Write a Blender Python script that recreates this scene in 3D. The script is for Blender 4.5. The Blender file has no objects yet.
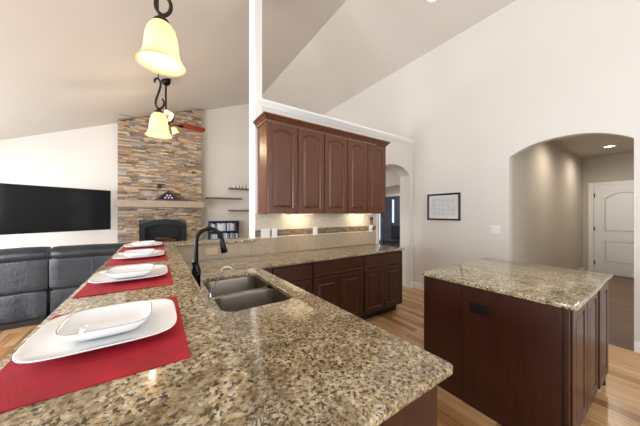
import bpy, bmesh, math, random
from mathutils import Vector, Matrix
from mathutils.geometry import tessellate_polygon
random.seed(7)
SC = bpy.context.scene
COL = SC.collection
PI = math.pi

# ------------------------------------------------------------------ camera
CAMZ = 1.42
cam = bpy.data.cameras.new('camera')
cam.sensor_width = 36.0
cam.lens = 243.0 / 640.0 * 36.0
cam.clip_start = 0.02
camo = bpy.data.objects.new('camera', cam)
COL.objects.link(camo)
camo.location = (0, 0, CAMZ)
camo.rotation_euler = (PI / 2, 0, -math.radians(33.86))
SC.camera = camo

# ------------------------------------------------------------------ world, exposure, daylight
w = bpy.data.worlds.new('world'); SC.world = w
w.use_nodes = True
bg = w.node_tree.nodes['Background']
bg.inputs[0].default_value = (0.80, 0.90, 1.0, 1)
bg.inputs[1].default_value = 1.6
SC.view_settings.view_transform = 'Standard'
SC.view_settings.look = 'None'
SC.view_settings.gamma = 1.0
SC.view_settings.use_curve_mapping = False
SC.view_settings.exposure = 0.0

def area(name, loc, aim, sx, sy, power, color=(1, 1, 1)):
    l = bpy.data.lights.new(name, 'AREA')
    l.shape = 'RECTANGLE'; l.size = sx; l.size_y = sy
    l.energy = power; l.color = color
    o = bpy.data.objects.new(name, l); COL.objects.link(o)
    o.location = loc
    d = Vector(aim) - Vector(loc)
    o.rotation_euler = d.to_track_quat('-Z', 'Y').to_euler()
    return o
# daylight standing in the window openings behind and left of the camera
DAY = (0.90, 0.95, 1.0)
area('daylight_rear_door', (-1.3, -2.92, 1.08), (-1.3, 0, 1.08), 2.5, 2.0, 38, DAY)
area('daylight_rear_window', (2.0, -2.92, 1.65), (2.0, 0, 1.65), 2.4, 1.3, 30, DAY)
area('daylight_rear_transom', (1.6, -2.92, 3.1), (1.6, 0, 3.1), 3.0, 1.0, 34, DAY)
area('daylight_side_window', (-3.52, 5.0, 1.3), (0, 5.0, 1.3), 3.0, 1.5, 160, DAY)
area('daylight_side_door', (-3.52, 1.2, 1.1), (0, 1.2, 1.1), 2.6, 1.9, 235, DAY)

# ------------------------------------------------------------------ material helpers
class NT:
    def __init__(s, name):
        s.m = bpy.data.materials.new(name); s.m.use_nodes = True
        s.t = s.m.node_tree; s.b = s.t.nodes['Principled BSDF']
    def n(s, typ, **kw):
        x = s.t.nodes.new(typ)
        for k, v in kw.items(): setattr(x, k, v)
        return x
    def l(s, a, b): s.t.links.new(a, b)
    def obj(s, order=None, scale=(1, 1, 1)):
        tc = s.n('ShaderNodeTexCoord').outputs['Object']
        if order:
            sp = s.n('ShaderNodeSeparateXYZ'); s.l(tc, sp.inputs[0])
            cb = s.n('ShaderNodeCombineXYZ')
            for i, c in enumerate(order): s.l(sp.outputs['XYZ'.index(c)], cb.inputs[i])
            tc = cb.outputs[0]
        if tuple(scale) != (1, 1, 1):
            mp = s.n('ShaderNodeMapping'); mp.inputs['Scale'].default_value = scale
            s.l(tc, mp.inputs[0]); tc = mp.outputs[0]
        return tc
    def noise(s, vec, scale, detail=3, rough=.5, out='Fac'):
        x = s.n('ShaderNodeTexNoise'); x.inputs['Scale'].default_value = scale
        x.inputs['Detail'].default_value = detail; x.inputs['Roughness'].default_value = rough
        s.l(vec, x.inputs['Vector']); return x.outputs[out]
    def voro(s, vec, scale, out='Color', rnd=1.0):
        x = s.n('ShaderNodeTexVoronoi'); x.inputs['Scale'].default_value = scale
        x.inputs['Randomness'].default_value = rnd
        s.l(vec, x.inputs['Vector']); return x.outputs[out]
    def ramp(s, fac, stops, interp='LINEAR'):
        x = s.n('ShaderNodeValToRGB'); x.color_ramp.interpolation = interp
        e = x.color_ramp.elements
        while len(e) > 1: e.remove(e[-1])
        e[0].position = stops[0][0]; e[0].color = (*stops[0][1], 1)
        for p, c in stops[1:]:
            k = e.new(p); k.color = (*c, 1)
        s.l(fac, x.inputs[0]); return x.outputs[0]
    def mix(s, fac, a, b, mode='MIX'):
        x = s.n('ShaderNodeMix', data_type='RGBA', blend_type=mode)
        if isinstance(fac, (int, float)): x.inputs[0].default_value = fac
        else: s.l(fac, x.inputs[0])
        for i, v in ((6, a), (7, b)):
            if isinstance(v, tuple): x.inputs[i].default_value = (*v, 1)
            else: s.l(v, x.inputs[i])
        return x.outputs[2]
    def bump(s, h, strength=.2, dist=.01):
        x = s.n('ShaderNodeBump'); x.inputs['Strength'].default_value = strength
        x.inputs['Distance'].default_value = dist
        s.l(h, x.inputs['Height']); s.l(x.outputs[0], s.b.inputs['Normal'])
    def set(s, col=None, rough=None, metal=None, **kw):
        if col is not None:
            if isinstance(col, tuple): s.b.inputs['Base Color'].default_value = (*col, 1)
            else: s.l(col, s.b.inputs['Base Color'])
        if rough is not None: s.b.inputs['Roughness'].default_value = rough
        if metal is not None: s.b.inputs['Metallic'].default_value = metal
        for k, v in kw.items(): s.b.inputs[k.replace('_', ' ')].default_value = v
        return s
def srgb(r, g, b):
    f = lambda c: (c / 255 / 12.92) if c / 255 <= .04045 else ((c / 255 + .055) / 1.055) ** 2.4
    return (f(r), f(g), f(b))

def plain(name, col, rough=.5, metal=0.0, nz=0.0, **kw):
    a = NT(name); a.set(col, rough, metal, **kw)
    if nz:
        v = a.obj(); f = a.noise(v, 14, 4)
        d = tuple(c * (1 - nz) for c in col); u = tuple(min(1, c * (1 + nz)) for c in col)
        a.set(a.ramp(f, [(.3, d), (.7, u)]))
    return a.m

def paint(name, col, rough=.75):
    a = NT(name); v = a.obj()
    f = a.noise(v, 60, 3)
    d = tuple(c * .97 for c in col)
    a.set(a.ramp(a.noise(v, 1.2, 2), [(.35, d), (.65, col)]), rough); a.bump(f, .06, .004)
    return a.m

def granite(name, base, tan, brown, dark, pale):
    a = NT(name); v0 = a.obj()
    # break up the lattice a little so the grains are irregular
    dn = a.n('ShaderNodeTexNoise'); dn.inputs['Scale'].default_value = 40; dn.inputs['Detail'].default_value = 3
    a.l(v0, dn.inputs['Vector'])
    ad = a.n('ShaderNodeVectorMath', operation='MULTIPLY_ADD'); a.l(dn.outputs['Color'], ad.inputs[0]); ad.inputs[1].default_value = (.009, .009, .009); a.l(v0, ad.inputs[2])
    v = ad.outputs[0]
    c0 = a.ramp(a.noise(v, 70, 4, .62), [(.36, brown), (.44, tan), (.51, base), (.59, pale)])
    # mineral grains of two sizes
    def grains(scale, stops):
        sp = a.n('ShaderNodeSeparateColor'); a.l(a.voro(v, scale), sp.inputs[0])
        return a.ramp(sp.outputs[0], stops, 'CONSTANT')
    g1 = grains(85, [(0, dark), (.14, brown), (.32, tan), (.54, base), (.78, pale)])
    g2 = grains(170, [(0, dark), (.16, brown), (.34, tan), (.60, base), (.80, pale)])
    c1 = a.mix(.62, c0, a.mix(.45, g1, g2))
    dr_ = a.ramp(a.noise(v0, 10, 4, .6), [(.36, (.62, .59, .56)), (.5, (.96, .95, .94)), (.66, (1.14, 1.15, 1.17))])
    c2 = a.mix(1.0, c1, dr_, 'MULTIPLY')
    # clustered dark flecks
    dk = a.ramp(a.noise(v, 90, 3, .6), [(.54, (0, 0, 0)), (.59, (.95, .95, .95))])
    cl = a.ramp(a.noise(v0, 20, 3, .6), [(.36, (.1, .1, .1)), (.48, (1, 1, 1))])
    c3 = a.mix(a.mix(1.0, dk, cl, 'MULTIPLY'), c2, dark)
    a.set(c3, .09)
    return a.m

def wood(name, dark, light, rough=.3, order='XYZ', stretch=(14, 14, 1.2), coat=0.0):
    a = NT(name); v = a.obj(order, stretch)
    f = a.noise(v, 2.2, 6, .62)
    c = a.ramp(f, [(.28, dark), (.72, light)])
    a.set(c, rough)
    if coat: a.set(Coat_Weight=coat, Coat_Roughness=.15)
    return a.m

def planks(name, tones, wide, longg, rough, swap='YXZ'):
    a = NT(name); v = a.obj(swap)
    br = a.n('ShaderNodeTexBrick'); br.offset = .37; br.offset_frequency = 2
    br.inputs['Color1'].default_value = (0, 0, 0, 1); br.inputs['Color2'].default_value = (1, 1, 1, 1)
    br.inputs['Mortar'].default_value = (.5, .5, .5, 1)
    br.inputs['Scale'].default_value = 1; br.inputs['Mortar Size'].default_value = .0012
    br.inputs['Brick Width'].default_value = longg; br.inputs['Row Height'].default_value = wide
    a.l(v, br.inputs['Vector'])
    mp = a.n('ShaderNodeMapping'); mp.inputs['Scale'].default_value = (1.3, 16, 1); a.l(v, mp.inputs[0])
    g = a.noise(mp.outputs[0], 2.0, 6, .6)
    sep = a.n('ShaderNodeSeparateColor'); a.l(br.outputs['Color'], sep.inputs[0])
    tone = a.ramp(sep.outputs[0], [(i / (len(tones) - 1), t) for i, t in enumerate(tones)])
    gr = a.ramp(g, [(.3, (.55, .5, .45)), (.5, (1, 1, 1)), (.8, (1.15, 1.12, 1.05))])
    c = a.mix(.75, tone, gr, 'MULTIPLY')
    c = a.mix(br.outputs['Fac'], c, tuple(t * .35 for t in tones[0]))
    a.set(c, rough)
    return a.m

def bricktex(name, c1, c2, mortar, bw, rh, msize, order, rough=.4, stops=None):
    a = NT(name); v = a.obj(order)
    br = a.n('ShaderNodeTexBrick')
    br.inputs['Color1'].default_value = (0, 0, 0, 1); br.inputs['Color2'].default_value = (1, 1, 1, 1)
    br.inputs['Scale'].default_value = 1; br.inputs['Mortar Size'].default_value = msize
    br.inputs['Brick Width'].default_value = bw; br.inputs['Row Height'].default_value = rh
    a.l(v, br.inputs['Vector'])
    sep = a.n('ShaderNodeSeparateColor'); a.l(br.outputs['Color'], sep.inputs[0])
    tone = a.ramp(sep.outputs[0], stops or [(0, c1), (1, c2)])
    g = a.ramp(a.noise(v, 22, 5, .6), [(.3, (.86, .84, .8)), (.7, (1.04, 1.04, 1.04))])
    c = a.mix(1.0, tone, g, 'MULTIPLY')
    c = a.mix(br.outputs['Fac'], c, mortar)
    a.set(c, rough)
    return a.m

M = {}
M['wall'] = paint('wall_paint', srgb(221, 216, 209))
M['ceil'] = paint('ceiling_paint', srgb(215, 209, 201))
M['hallwall'] = paint('shaded_hall_paint', srgb(198, 190, 179))  # wall colour darkened, the hall's shade is put into it
M['white'] = plain('white_trim_paint', srgb(240, 238, 234), .4)
M['doorwhite'] = plain('white_door_paint', srgb(236, 236, 236), .4)
M['floor'] = planks('light_oak_planks', [srgb(152, 106, 66), srgb(190, 146, 100), srgb(210, 170, 124), srgb(172, 124, 80)], .085, 1.1, .24)
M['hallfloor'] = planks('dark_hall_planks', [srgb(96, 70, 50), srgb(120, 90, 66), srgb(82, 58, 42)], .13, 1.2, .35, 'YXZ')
M['carpet'] = plain('living_floor', srgb(150, 112, 78), .6, nz=.1)
M['granite'] = granite('golden_granite', srgb(198, 178, 138), srgb(158, 130, 84), srgb(98, 74, 48), srgb(50, 45, 41), srgb(224, 216, 194))
M['granite_i'] = granite('pale_gold_granite', srgb(206, 192, 156), srgb(170, 150, 108), srgb(112, 92, 64), srgb(60, 55, 49), srgb(230, 223, 202))
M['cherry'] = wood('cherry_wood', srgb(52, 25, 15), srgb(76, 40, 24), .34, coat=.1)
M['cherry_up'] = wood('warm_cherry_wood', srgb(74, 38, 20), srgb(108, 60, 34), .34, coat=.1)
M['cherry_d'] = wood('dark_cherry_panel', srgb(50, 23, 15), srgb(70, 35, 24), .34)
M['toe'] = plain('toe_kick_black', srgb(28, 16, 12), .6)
M['steel'] = plain('sink_steel_brown_reflection', srgb(140, 130, 118), .38, 1.0)  # steel tinted brown, the reflected ceiling is put into the colour
M['chrome'] = plain('chrome', srgb(215, 215, 215), .12, 1.0)
M['chrome_b'] = plain('sink_steel_highlight', srgb(180, 176, 170), .25, 1.0)  # lighter steel for the divider, its highlight put into the colour
M['bronze'] = plain('oil_rubbed_bronze', srgb(34, 28, 26), .35, .8)
M['fiaucet'] = plain('black_bronze', srgb(18, 18, 20), .25, .6)
M['iron'] = plain('wrought_iron', srgb(52, 44, 38), .45, .7)
M['red'] = None
a = NT('red_placemat_cloth'); v = a.obj()
wv = a.noise(v, 260, 2); lo = a.noise(v, 9, 4)
a.set(a.ramp(lo, [(.3, srgb(152, 8, 30)), (.7, srgb(184, 14, 42))]), .75); a.bump(wv, .25, .002)
M['red'] = a.m
M['china'] = plain('white_glazed_china', srgb(248, 249, 250), .12, Coat_Weight=.4)
M['chinarim'] = plain('grey_china_rim', srgb(168, 166, 160), .25)
M['tv'] = plain('tv_glass', srgb(24, 28, 33), .10)
M['tvcase'] = plain('tv_black_case', srgb(16, 16, 18), .4)
a = NT('black_leather'); v = a.obj()
a.set(a.ramp(a.noise(v, 5, 5), [(.3, srgb(24, 29, 37)), (.7, srgb(38, 45, 55))]), .30)
h = a.noise(v, 13, 6, .65); a.bump(h, .22, .03)
M['leather'] = a.m
M['stitch'] = plain('grey_stitching', srgb(92, 96, 102), .6)
M['plate'] = plain('white_plastic_plate', srgb(232, 232, 230), .35)
M['platetan'] = plain('tan_plastic_plate', srgb(205, 182, 146), .35)
M['black'] = plain('black_plastic', srgb(14, 13, 13), .4)
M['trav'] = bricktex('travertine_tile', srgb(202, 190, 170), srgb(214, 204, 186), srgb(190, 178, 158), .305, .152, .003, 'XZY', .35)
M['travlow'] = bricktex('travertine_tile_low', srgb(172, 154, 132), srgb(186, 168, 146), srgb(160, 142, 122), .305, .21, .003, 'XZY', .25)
M['mosaic'] = bricktex('mosaic_tile', None, None, srgb(120, 104, 86), .062, .0148, .0015, 'XZY', .2,
                       [(0, srgb(70, 58, 48)), (.25, srgb(140, 112, 82)), (.5, srgb(96, 92, 86)), (.75, srgb(176, 150, 116)), (1, srgb(112, 82, 56))])
M['mantel'] = plain('pale_stone_mantel', srgb(168, 152, 132), .7, nz=.12)
a = NT('ledge_stone'); at = a.n('ShaderNodeAttribute'); at.attribute_name = 'stone'
nv = a.noise(a.obj(), 18, 5, .65)
a.set(a.mix(1.0, at.outputs['Color'], a.ramp(nv, [(.25, (.8, .78, .77)), (.75, (1.2, 1.18, 1.16))]), 'MULTIPLY'), .85); a.bump(nv, .6, .02)
M['stone'] = a.m
M['firebox'] = plain('black_firebox_metal', srgb(24, 26, 30), .45, .3)
M['glassdark'] = plain('firebox_glass', srgb(22, 24, 28), .08)
M['log'] = plain('fire_log', srgb(84, 56, 40), .85, nz=.35)
M['shelfwood'] = wood('shelf_wood', srgb(98, 66, 42), srgb(128, 92, 62), .5, 'YXZ')
M['fanwood'] = wood('fan_blade_wood', srgb(92, 34, 20), srgb(134, 58, 34), .3, 'YZX')
M['casewood'] = wood('flag_case_wood', srgb(58, 22, 14), srgb(80, 34, 20), .35)
M['flag'] = plain('navy_flag_cloth', srgb(30, 28, 74), .7)
M['star'] = plain('white_star_cloth', srgb(235, 235, 235), .7)
M['bookcase'] = plain('blue_black_laminate', srgb(40, 58, 88), .4)
M['dvd'] = [plain('media_spine_%s' % n, c, .35) for n, c in (('white', srgb(232, 236, 242)), ('blue', srgb(84, 122, 172)), ('navy', srgb(44, 56, 88)), ('sky', srgb(168, 204, 230)), ('rose', srgb(176, 120, 120)), ('grey', srgb(120, 128, 138)))]
M['frame'] = plain('black_picture_frame', srgb(36, 30, 28), .3)
M['mat'] = plain('white_picture_mat', srgb(240, 240, 238), .6)
a = NT('pale_photo_prints'); 
a.set(a.ramp(a.noise(a.obj(), 16, 3), [(.35, srgb(214, 216, 220)), (.65, srgb(234, 232, 230))]), .5)
M['prints'] = a.m
a = NT('picture_glass')
def pane(name, tint, gloss):
    a = NT(name); tp = a.n('ShaderNodeBsdfTransparent'); tp.inputs[0].default_value = (*tint, 1)
    gl = a.n('ShaderNodeBsdfGlossy'); gl.inputs['Roughness'].default_value = .03
    lw = a.n('ShaderNodeLayerWeight'); lw.inputs[0].default_value = .12
    mx = a.n('ShaderNodeMixShader'); a.l(lw.outputs['Facing'], mx.inputs[0]); a.l(tp.outputs[0], mx.inputs[1]); a.l(gl.outputs[0], mx.inputs[2])
    o = [x for x in a.t.nodes if x.type == 'OUTPUT_MATERIAL'][0]; a.l(mx.outputs[0], o.inputs[0])
    return a.m
M['glass'] = pane('picture_pane', (.97, .97, .97), .03)
M['slate'] = plain('slate_blue_door_paint', srgb(74, 86, 104), .4)
M['slatechair'] = plain('dark_chair_fabric', srgb(30, 36, 50), .6)
def emis(name, col, strength):
    a = NT(name); a.set(col, .4)
    a.b.inputs['Emission Color'].default_value = (*col, 1); a.b.inputs['Emission Strength'].default_value = strength
    return a.m
M['bulb'] = emis('lit_bulb', (1.0, .82, .55), 7)
M['lens'] = emis('lit_downlight_lens', (1.0, .93, .82), 7)
M['strip'] = emis('lit_undercabinet_lens', (1.0, .85, .6), 1.8)
a = NT('amber_shade_glass'); v = a.obj()
a.set(a.ramp(a.noise(v, 9, 3), [(.3, srgb(240, 205, 150)), (.7, srgb(250, 226, 182))]), .35)
tr = a.n('ShaderNodeBsdfTranslucent'); tr.inputs[0].default_value = (1.0, .88, .72, 1)
mx = a.n('ShaderNodeMixShader'); mx.inputs[0].default_value = .6
outn = [x for x in a.t.nodes if x.type == 'OUTPUT_MATERIAL'][0]
a.l(a.b.outputs[0], mx.inputs[1]); a.l(tr.outputs[0], mx.inputs[2]); a.l(mx.outputs[0], outn.inputs[0])
M['shade'] = a.m

# ------------------------------------------------------------------ mesh helpers
class MB:
    """collects shapes, then links them as ONE mesh object"""
    def __init__(s): s.bm = bmesh.new(); s.X = Matrix.Identity(4)
    def V(s, p): return s.bm.verts.new(s.X @ Vector(p))
    def face(s, vs):
        try: return s.bm.faces.new(vs)
        except ValueError: return None
    def box(s, x0, x1, y0, y1, z0, z1, r=0.0, seg=2):
        P = [s.V((x, y, z)) for x in (x0, x1) for y in (y0, y1) for z in (z0, z1)]
        F = []
        for q in ((0, 1, 3, 2), (4, 6, 7, 5), (0, 4, 5, 1), (2, 3, 7, 6), (0, 2, 6, 4), (1, 5, 7, 3)):
            F.append(s.face([P[i] for i in q]))
        if r > 0:
            es = list({e for f in F for e in f.edges})
            bmesh.ops.bevel(s.bm, geom=es, offset=r, segments=seg, affect='EDGES', profile=.5)
        return s
    def rings(s, rings, closed=True, cap0=True, cap1=True):
        R = [[s.V(p) for p in r] for r in rings]
        for a, b in zip(R, R[1:]):
            n = len(a)
            for i in range(n if closed else n - 1):
                s.face([a[i], a[(i + 1) % n], b[(i + 1) % n], b[i]])
        if closed and cap0: s.face(list(reversed(R[0])))
        if closed and cap1: s.face(R[-1])
        return s
    def lathe(s, prof, c=(0, 0, 0), seg=28, cap0=True, cap1=True, T=None):
        old = s.X
        s.X = old @ Matrix.Translation(c) @ (T or Matrix.Identity(4))
        s.rings([[(r * math.cos(2 * PI * i / seg), r * math.sin(2 * PI * i / seg), z) for i in range(seg)] for r, z in prof], True, cap0, cap1)
        s.X = old; return s
    def tube(s, pts, rad, seg=10):
        pts = [Vector(p) for p in pts]
        rr = rad if isinstance(rad, (list, tuple)) else [rad] * len(pts)
        up = None; out = []
        for i, p in enumerate(pts):
            t = (pts[min(i + 1, len(pts) - 1)] - pts[max(i - 1, 0)]).normalized()
            if up is None:
                up = Vector((0, 0, 1)) if abs(t.z) < .9 else Vector((1, 0, 0))
            u = (up - t * up.dot(t)).normalized(); up = u
            v = t.cross(u)
            out.append([p + (u * math.cos(2 * PI * k / seg) + v * math.sin(2 * PI * k / seg)) * rr[i] for k in range(seg)])
        return s.rings(out)
    def prism(s, poly, a0, a1, axis='z'):
        f = {'z': lambda p, a: (p[0], p[1], a), 'y': lambda p, a: (p[0], a, p[1]), 'x': lambda p, a: (a, p[0], p[1])}[axis]
        return s.rings([[f(p, a0) for p in poly], [f(p, a1) for p in poly]])
    def slab(s, outer, holes, z0, z1, r=.006):
        """worktop: rounded edge plan shape with holes"""
        def off(poly, d):
            n = len(poly); res = []
            for i in range(n):
                a, b, c = Vector(poly[i - 1]), Vector(poly[i]), Vector(poly[(i + 1) % n])
                e1 = (b - a).normalized(); e2 = (c - b).normalized()
                n1 = Vector((-e1.y, e1.x)); n2 = Vector((-e2.y, e2.x))
                m = (n1 + n2)
                m = m.normalized() / max(.3, m.normalized().dot(n1))
                res.append((b + m * d)[:])
            return res
        loops = [outer] + holes
        steps = [(r, z0), (0, z0 + r)] + [(r * (1 - math.sin(k * PI / 8)), z1 - r + r * (1 - math.cos(k * PI / 8)) if False else z1 - r * (1 - math.sin(k * PI / 8)) ) for k in range(0)]
        prof = [(r, z0), (r * .3, z0 + r * .3), (0, z0 + r)]
        for k in range(5):
            t = k / 4 * PI / 2
            prof.append((r * (1 - math.cos(t)), z1 - r * (1 - math.sin(t))))
        tops = []; bots = []
        for L in loops:
            R = [[s.V((*p, z)) for p in off(L, d)] for d, z in prof]
            for a, b in zip(R, R[1:]):
                n = len(a)
                for i in range(n): s.face([a[i], a[(i + 1) % n], b[(i + 1) % n], b[i]])
            tops.append(R[-1]); bots.append(R[0])
        for grp, flip in ((tops, 0), (bots, 1)):
            inv = s.X.inverted()
            tri = tessellate_polygon([[(inv @ v.co) for v in l] for l in grp])
            fl = [v for l in grp for v in l]
            for t in tri:
                s.face([fl[i] for i in (t if not flip else reversed(t))])
        return s
    def build(s, name, mat, parent=None, smooth=None, org=None):
        bm = s.bm
        bmesh.ops.recalc_face_normals(bm, faces=bm.faces)
        me = bpy.data.meshes.new(name)
        if parent is not None:
            q = parent; o = Vector((0, 0, 0))
            while q is not None: o += q.location; q = q.parent
            bmesh.ops.translate(bm, verts=bm.verts, vec=-o)
        elif org is not None:
            bmesh.ops.translate(bm, verts=bm.verts, vec=-Vector(org))
        bm.to_mesh(me); bm.free()
        me.materials.append(mat)
        if smooth:
            me.polygons.foreach_set('use_smooth', [True] * len(me.polygons))
            try: me.set_sharp_from_angle(angle=math.radians(smooth if smooth is not True else 180))
            except Exception: pass
        o = bpy.data.objects.new(name, me); COL.objects.link(o)
        if parent is not None: o.parent = parent
        elif org is not None: o.location = org
        return o

def tag(o, label, cat, group=None):
    o['label'] = label; o['category'] = cat
    if group: o['group'] = group
    return o
def thing(name, label, cat, loc, group=None):
    o = bpy.data.objects.new(name, None); COL.objects.link(o); o.empty_display_size = .05
    o.location = loc
    return tag(o, label, cat, group)
def struct(name, mb, mat, smooth=None):
    o = mb.build(name, mat, None, smooth); o['kind'] = 'structure'; return o
def copy_tree(o, parent=None):
    c = o.copy(); COL.objects.link(c)
    if parent is not None: c.parent = parent
    for ch in list(o.children): copy_tree(ch, c)
    return c
def frange(a, b, n): return [a + (b - a) * i / (n - 1) for i in range(n)]
def rrect(x0, x1, y0, y1, r, seg=6):
    P = []
    for cx, cy, a0 in ((x1 - r, y0 + r, -PI / 2), (x1 - r, y1 - r, 0), (x0 + r, y1 - r, PI / 2), (x0 + r, y0 + r, PI)):
        for k in range(seg + 1):
            t = a0 + k * PI / 2 / seg
            P.append((cx + r * math.cos(t), cy + r * math.sin(t)))
    return P
def sq(cx, cy, h, z, n=4.0, seg=56):
    P = []
    for i in range(seg):
        t = 2 * PI * i / seg; c, s_ = math.cos(t), math.sin(t)
        P.append((cx + h * math.copysign(abs(c) ** (2 / n), c), cy + h * math.copysign(abs(s_) ** (2 / n), s_), z))
    return P
def archpoly(a0, a1, zspring, rise, n=20):
    """arched top from a1 down to a0 (right to left)"""
    out = []
    for i in range(n + 1):
        s_ = i / n
        x = a1 + (a0 - a1) * s_
        u = 2 * s_ - 1
        out.append((x, zspring + rise * math.sqrt(max(0, 1 - u * u)) ** 1.0 if False else zspring + rise * (1 - abs(u) ** 2.4)))
    return out

# ------------------------------------------------------------------ structure
RX, RZ = 2.50, 4.80          # ridge
LS, RS = .396, .31          # ceiling slopes
XL, XW = -3.4, 4.06          # side walls
YF, YB = 7.30, -2.80         # fireplace wall, wall behind the camera
def zl(x): return RZ - LS * (RX - x) if x < RX else RZ - RS * (x - RX)

b = MB(); b.box(XL - .2, XW + .0, YB - .2, YF + .2, -.12, 0); struct('floor', b, M['floor'])
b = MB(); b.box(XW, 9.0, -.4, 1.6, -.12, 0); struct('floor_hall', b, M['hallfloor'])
b = MB(); b.box(XW, 7.8, 2.9, YF + .2, -.12, 0); struct('floor_foyer', b, M['floor'])
# vaulted ceiling: two sloping planes
b = MB(); b.prism([(XL - .2, zl(XL - .2)), (RX, RZ), (RX, RZ + .15), (XL - .2, zl(XL - .2) + .15)], YB - .2, YF + .2, 'y'); struct('ceiling_left', b, M['ceil'])
b = MB(); b.prism([(RX, RZ), (XW + .2, zl(XW + .2)), (XW + .2, zl(XW + .2) + .15), (RX, RZ + .15)], YB - .2, YF + .2, 'y'); struct('ceiling_right', b, M['ceil'])
# far (fireplace) wall, full gable
b = MB(); b.prism([(XL, 0), (XW, 0), (XW, zl(XW)), (RX, RZ), (XL, zl(XL))], YF, YF + .15, 'y'); struct('wall_far', b, M['wall'])
# wall behind the camera with openings
b = MB()
for x0, x1, z0, z1 in ((XL, -2.6, 0, 2.9), (-2.6, 0.0, 2.15, 2.9), (0, .75, 0, 2.4), (.75, 3.25, 0, 1.0), (3.25, XW, 0, 2.4), (0, XW, 2.4, 2.6)):
    b.box(x0, x1, YB - .15, YB, z0, min(z1, 2.6))
b.prism([(XL, 2.6), (.05, 2.6), (.05, zl(.05)), (XL, zl(XL))], YB - .15, YB, 'y')
b.prism([(3.15, 2.6), (XW, 2.6), (XW, zl(XW)), (3.15, zl(3.15))], YB - .15, YB, 'y')
b.prism([(.05, 3.6), (3.15, 3.6), (3.15, zl(3.15)), (RX, RZ), (.05, zl(.05))], YB - .15, YB, 'y')
struct('wall_rear', b, M['wall'])
# left wall with two large openings
b = MB(); zt = zl(XL)
for y0, y1, z0, z1 in ((YB, -.1, 0, zt), (-.1, 2.5, 2.1, zt), (2.5, 3.5, 0, zt), (3.5, 6.5, 0, .5), (3.5, 6.5, 2.1, zt), (6.5, YF, 0, zt)):
    b.box(XL - .15, XL, y0, y1, z0, z1)
struct('wall_left', b, M['wall'])
# right wall: hall arch and the opening into the foyer
A0, A1 = .275, 1.335
poly = [(YB, 0), (A0, 0)] + list(reversed(archpoly(A0, A1, 2.19, .155))) + [(A1, 0), (3.10, 0), (3.10, 2.45), (6.9, 2.45), (6.9, 0), (YF, 0), (YF, zl(XW) + .02), (YB, zl(XW) + .02)]
b = MB(); b.prism(poly, XW, XW + .11, 'x'); struct('wall_right', b, M['wall'])
# kitchen partition: partial height, arched doorway at its right end
PY0, PY1 = 2.86, 3.08
poly = [(1.066, 0), (3.11, 0)] + list(reversed(archpoly(3.11, 3.955, 2.13, .155))) + [(3.955, 0), (XW, 0), (XW, 2.79), (1.066, 2.79)]
b = MB(); b.prism(poly, PY0, PY1, 'y'); struct('wall_kitchen', b, M['wall'])
b = MB(); b.box(.978, 1.066, PY0 - .002, PY1, 0, zl(.978) - .002); struct('wall_kitchen_end', b, M['white'])
# half wall under the raised bar
b = MB(); b.box(0, .125, .40, 3.03, 0, 1.078); b.box(.125, .976, PY0 + .01, 3.03, 0, 1.078); struct('wall_bar', b, M['wall'])
# crown on top of the partition
b = MB()
prof = [(2.86, 2.728), (2.853, 2.728), (2.850, 2.738), (2.838, 2.748), (2.825, 2.765), (2.817, 2.772), (2.817, 2.80), (3.09, 2.80), (3.09, 2.79), (2.86, 2.79)]
b.rings([[(1.0, y, z) for y, z in prof], [(XW - .001, y, z) for y, z in prof]])
struct('trim_1', b, M['white'])
# baseboards
b = MB(); b.box(XW - .016, XW, A1, 2.86, 0, .11, .004); struct('baseboard_right', b, M['white'])
b = MB(); b.box(XW - .016, XW, -2.7, A0, 0, .11, .004); struct('baseboard_near', b, M['white'])
b = MB(); b.box(3.957, XW - .016, PY0 - .016, PY0, 0, .11, .004); struct('baseboard_kitchen', b, M['white'])
b = MB(); b.box(XL, -.9, YF - .016, YF, 0, .11, .004); struct('baseboard_far', b, M['white'])
# hall beyond the arch
HX, HY0, HY1, HZ = 8.60, .06, 1.345, 2.74
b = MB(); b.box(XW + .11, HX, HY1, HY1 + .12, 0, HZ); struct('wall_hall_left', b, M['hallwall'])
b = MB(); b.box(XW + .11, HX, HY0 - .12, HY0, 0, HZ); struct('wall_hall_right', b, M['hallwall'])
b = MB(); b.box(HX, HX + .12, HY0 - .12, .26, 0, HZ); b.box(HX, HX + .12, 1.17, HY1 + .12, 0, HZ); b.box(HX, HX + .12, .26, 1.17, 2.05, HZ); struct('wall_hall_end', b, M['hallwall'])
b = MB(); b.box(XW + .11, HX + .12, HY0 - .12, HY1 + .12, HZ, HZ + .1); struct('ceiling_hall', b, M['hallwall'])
b = MB(); b.box(XW + .11, HX, HY1 - .014, HY1, 0, .1, .004); struct('baseboard_hall', b, M['white'])
# casing of the hall door
b = MB(); b.box(HX - .018, HX, 1.17, 1.255, 0, 2.135, .004); b.box(HX - .018, HX, .175, .26, 0, 2.135, .004); b.box(HX - .018, HX, .26, 1.17, 2.05, 2.135, .004)
struct('trim_2', b, M['white'])

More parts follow.
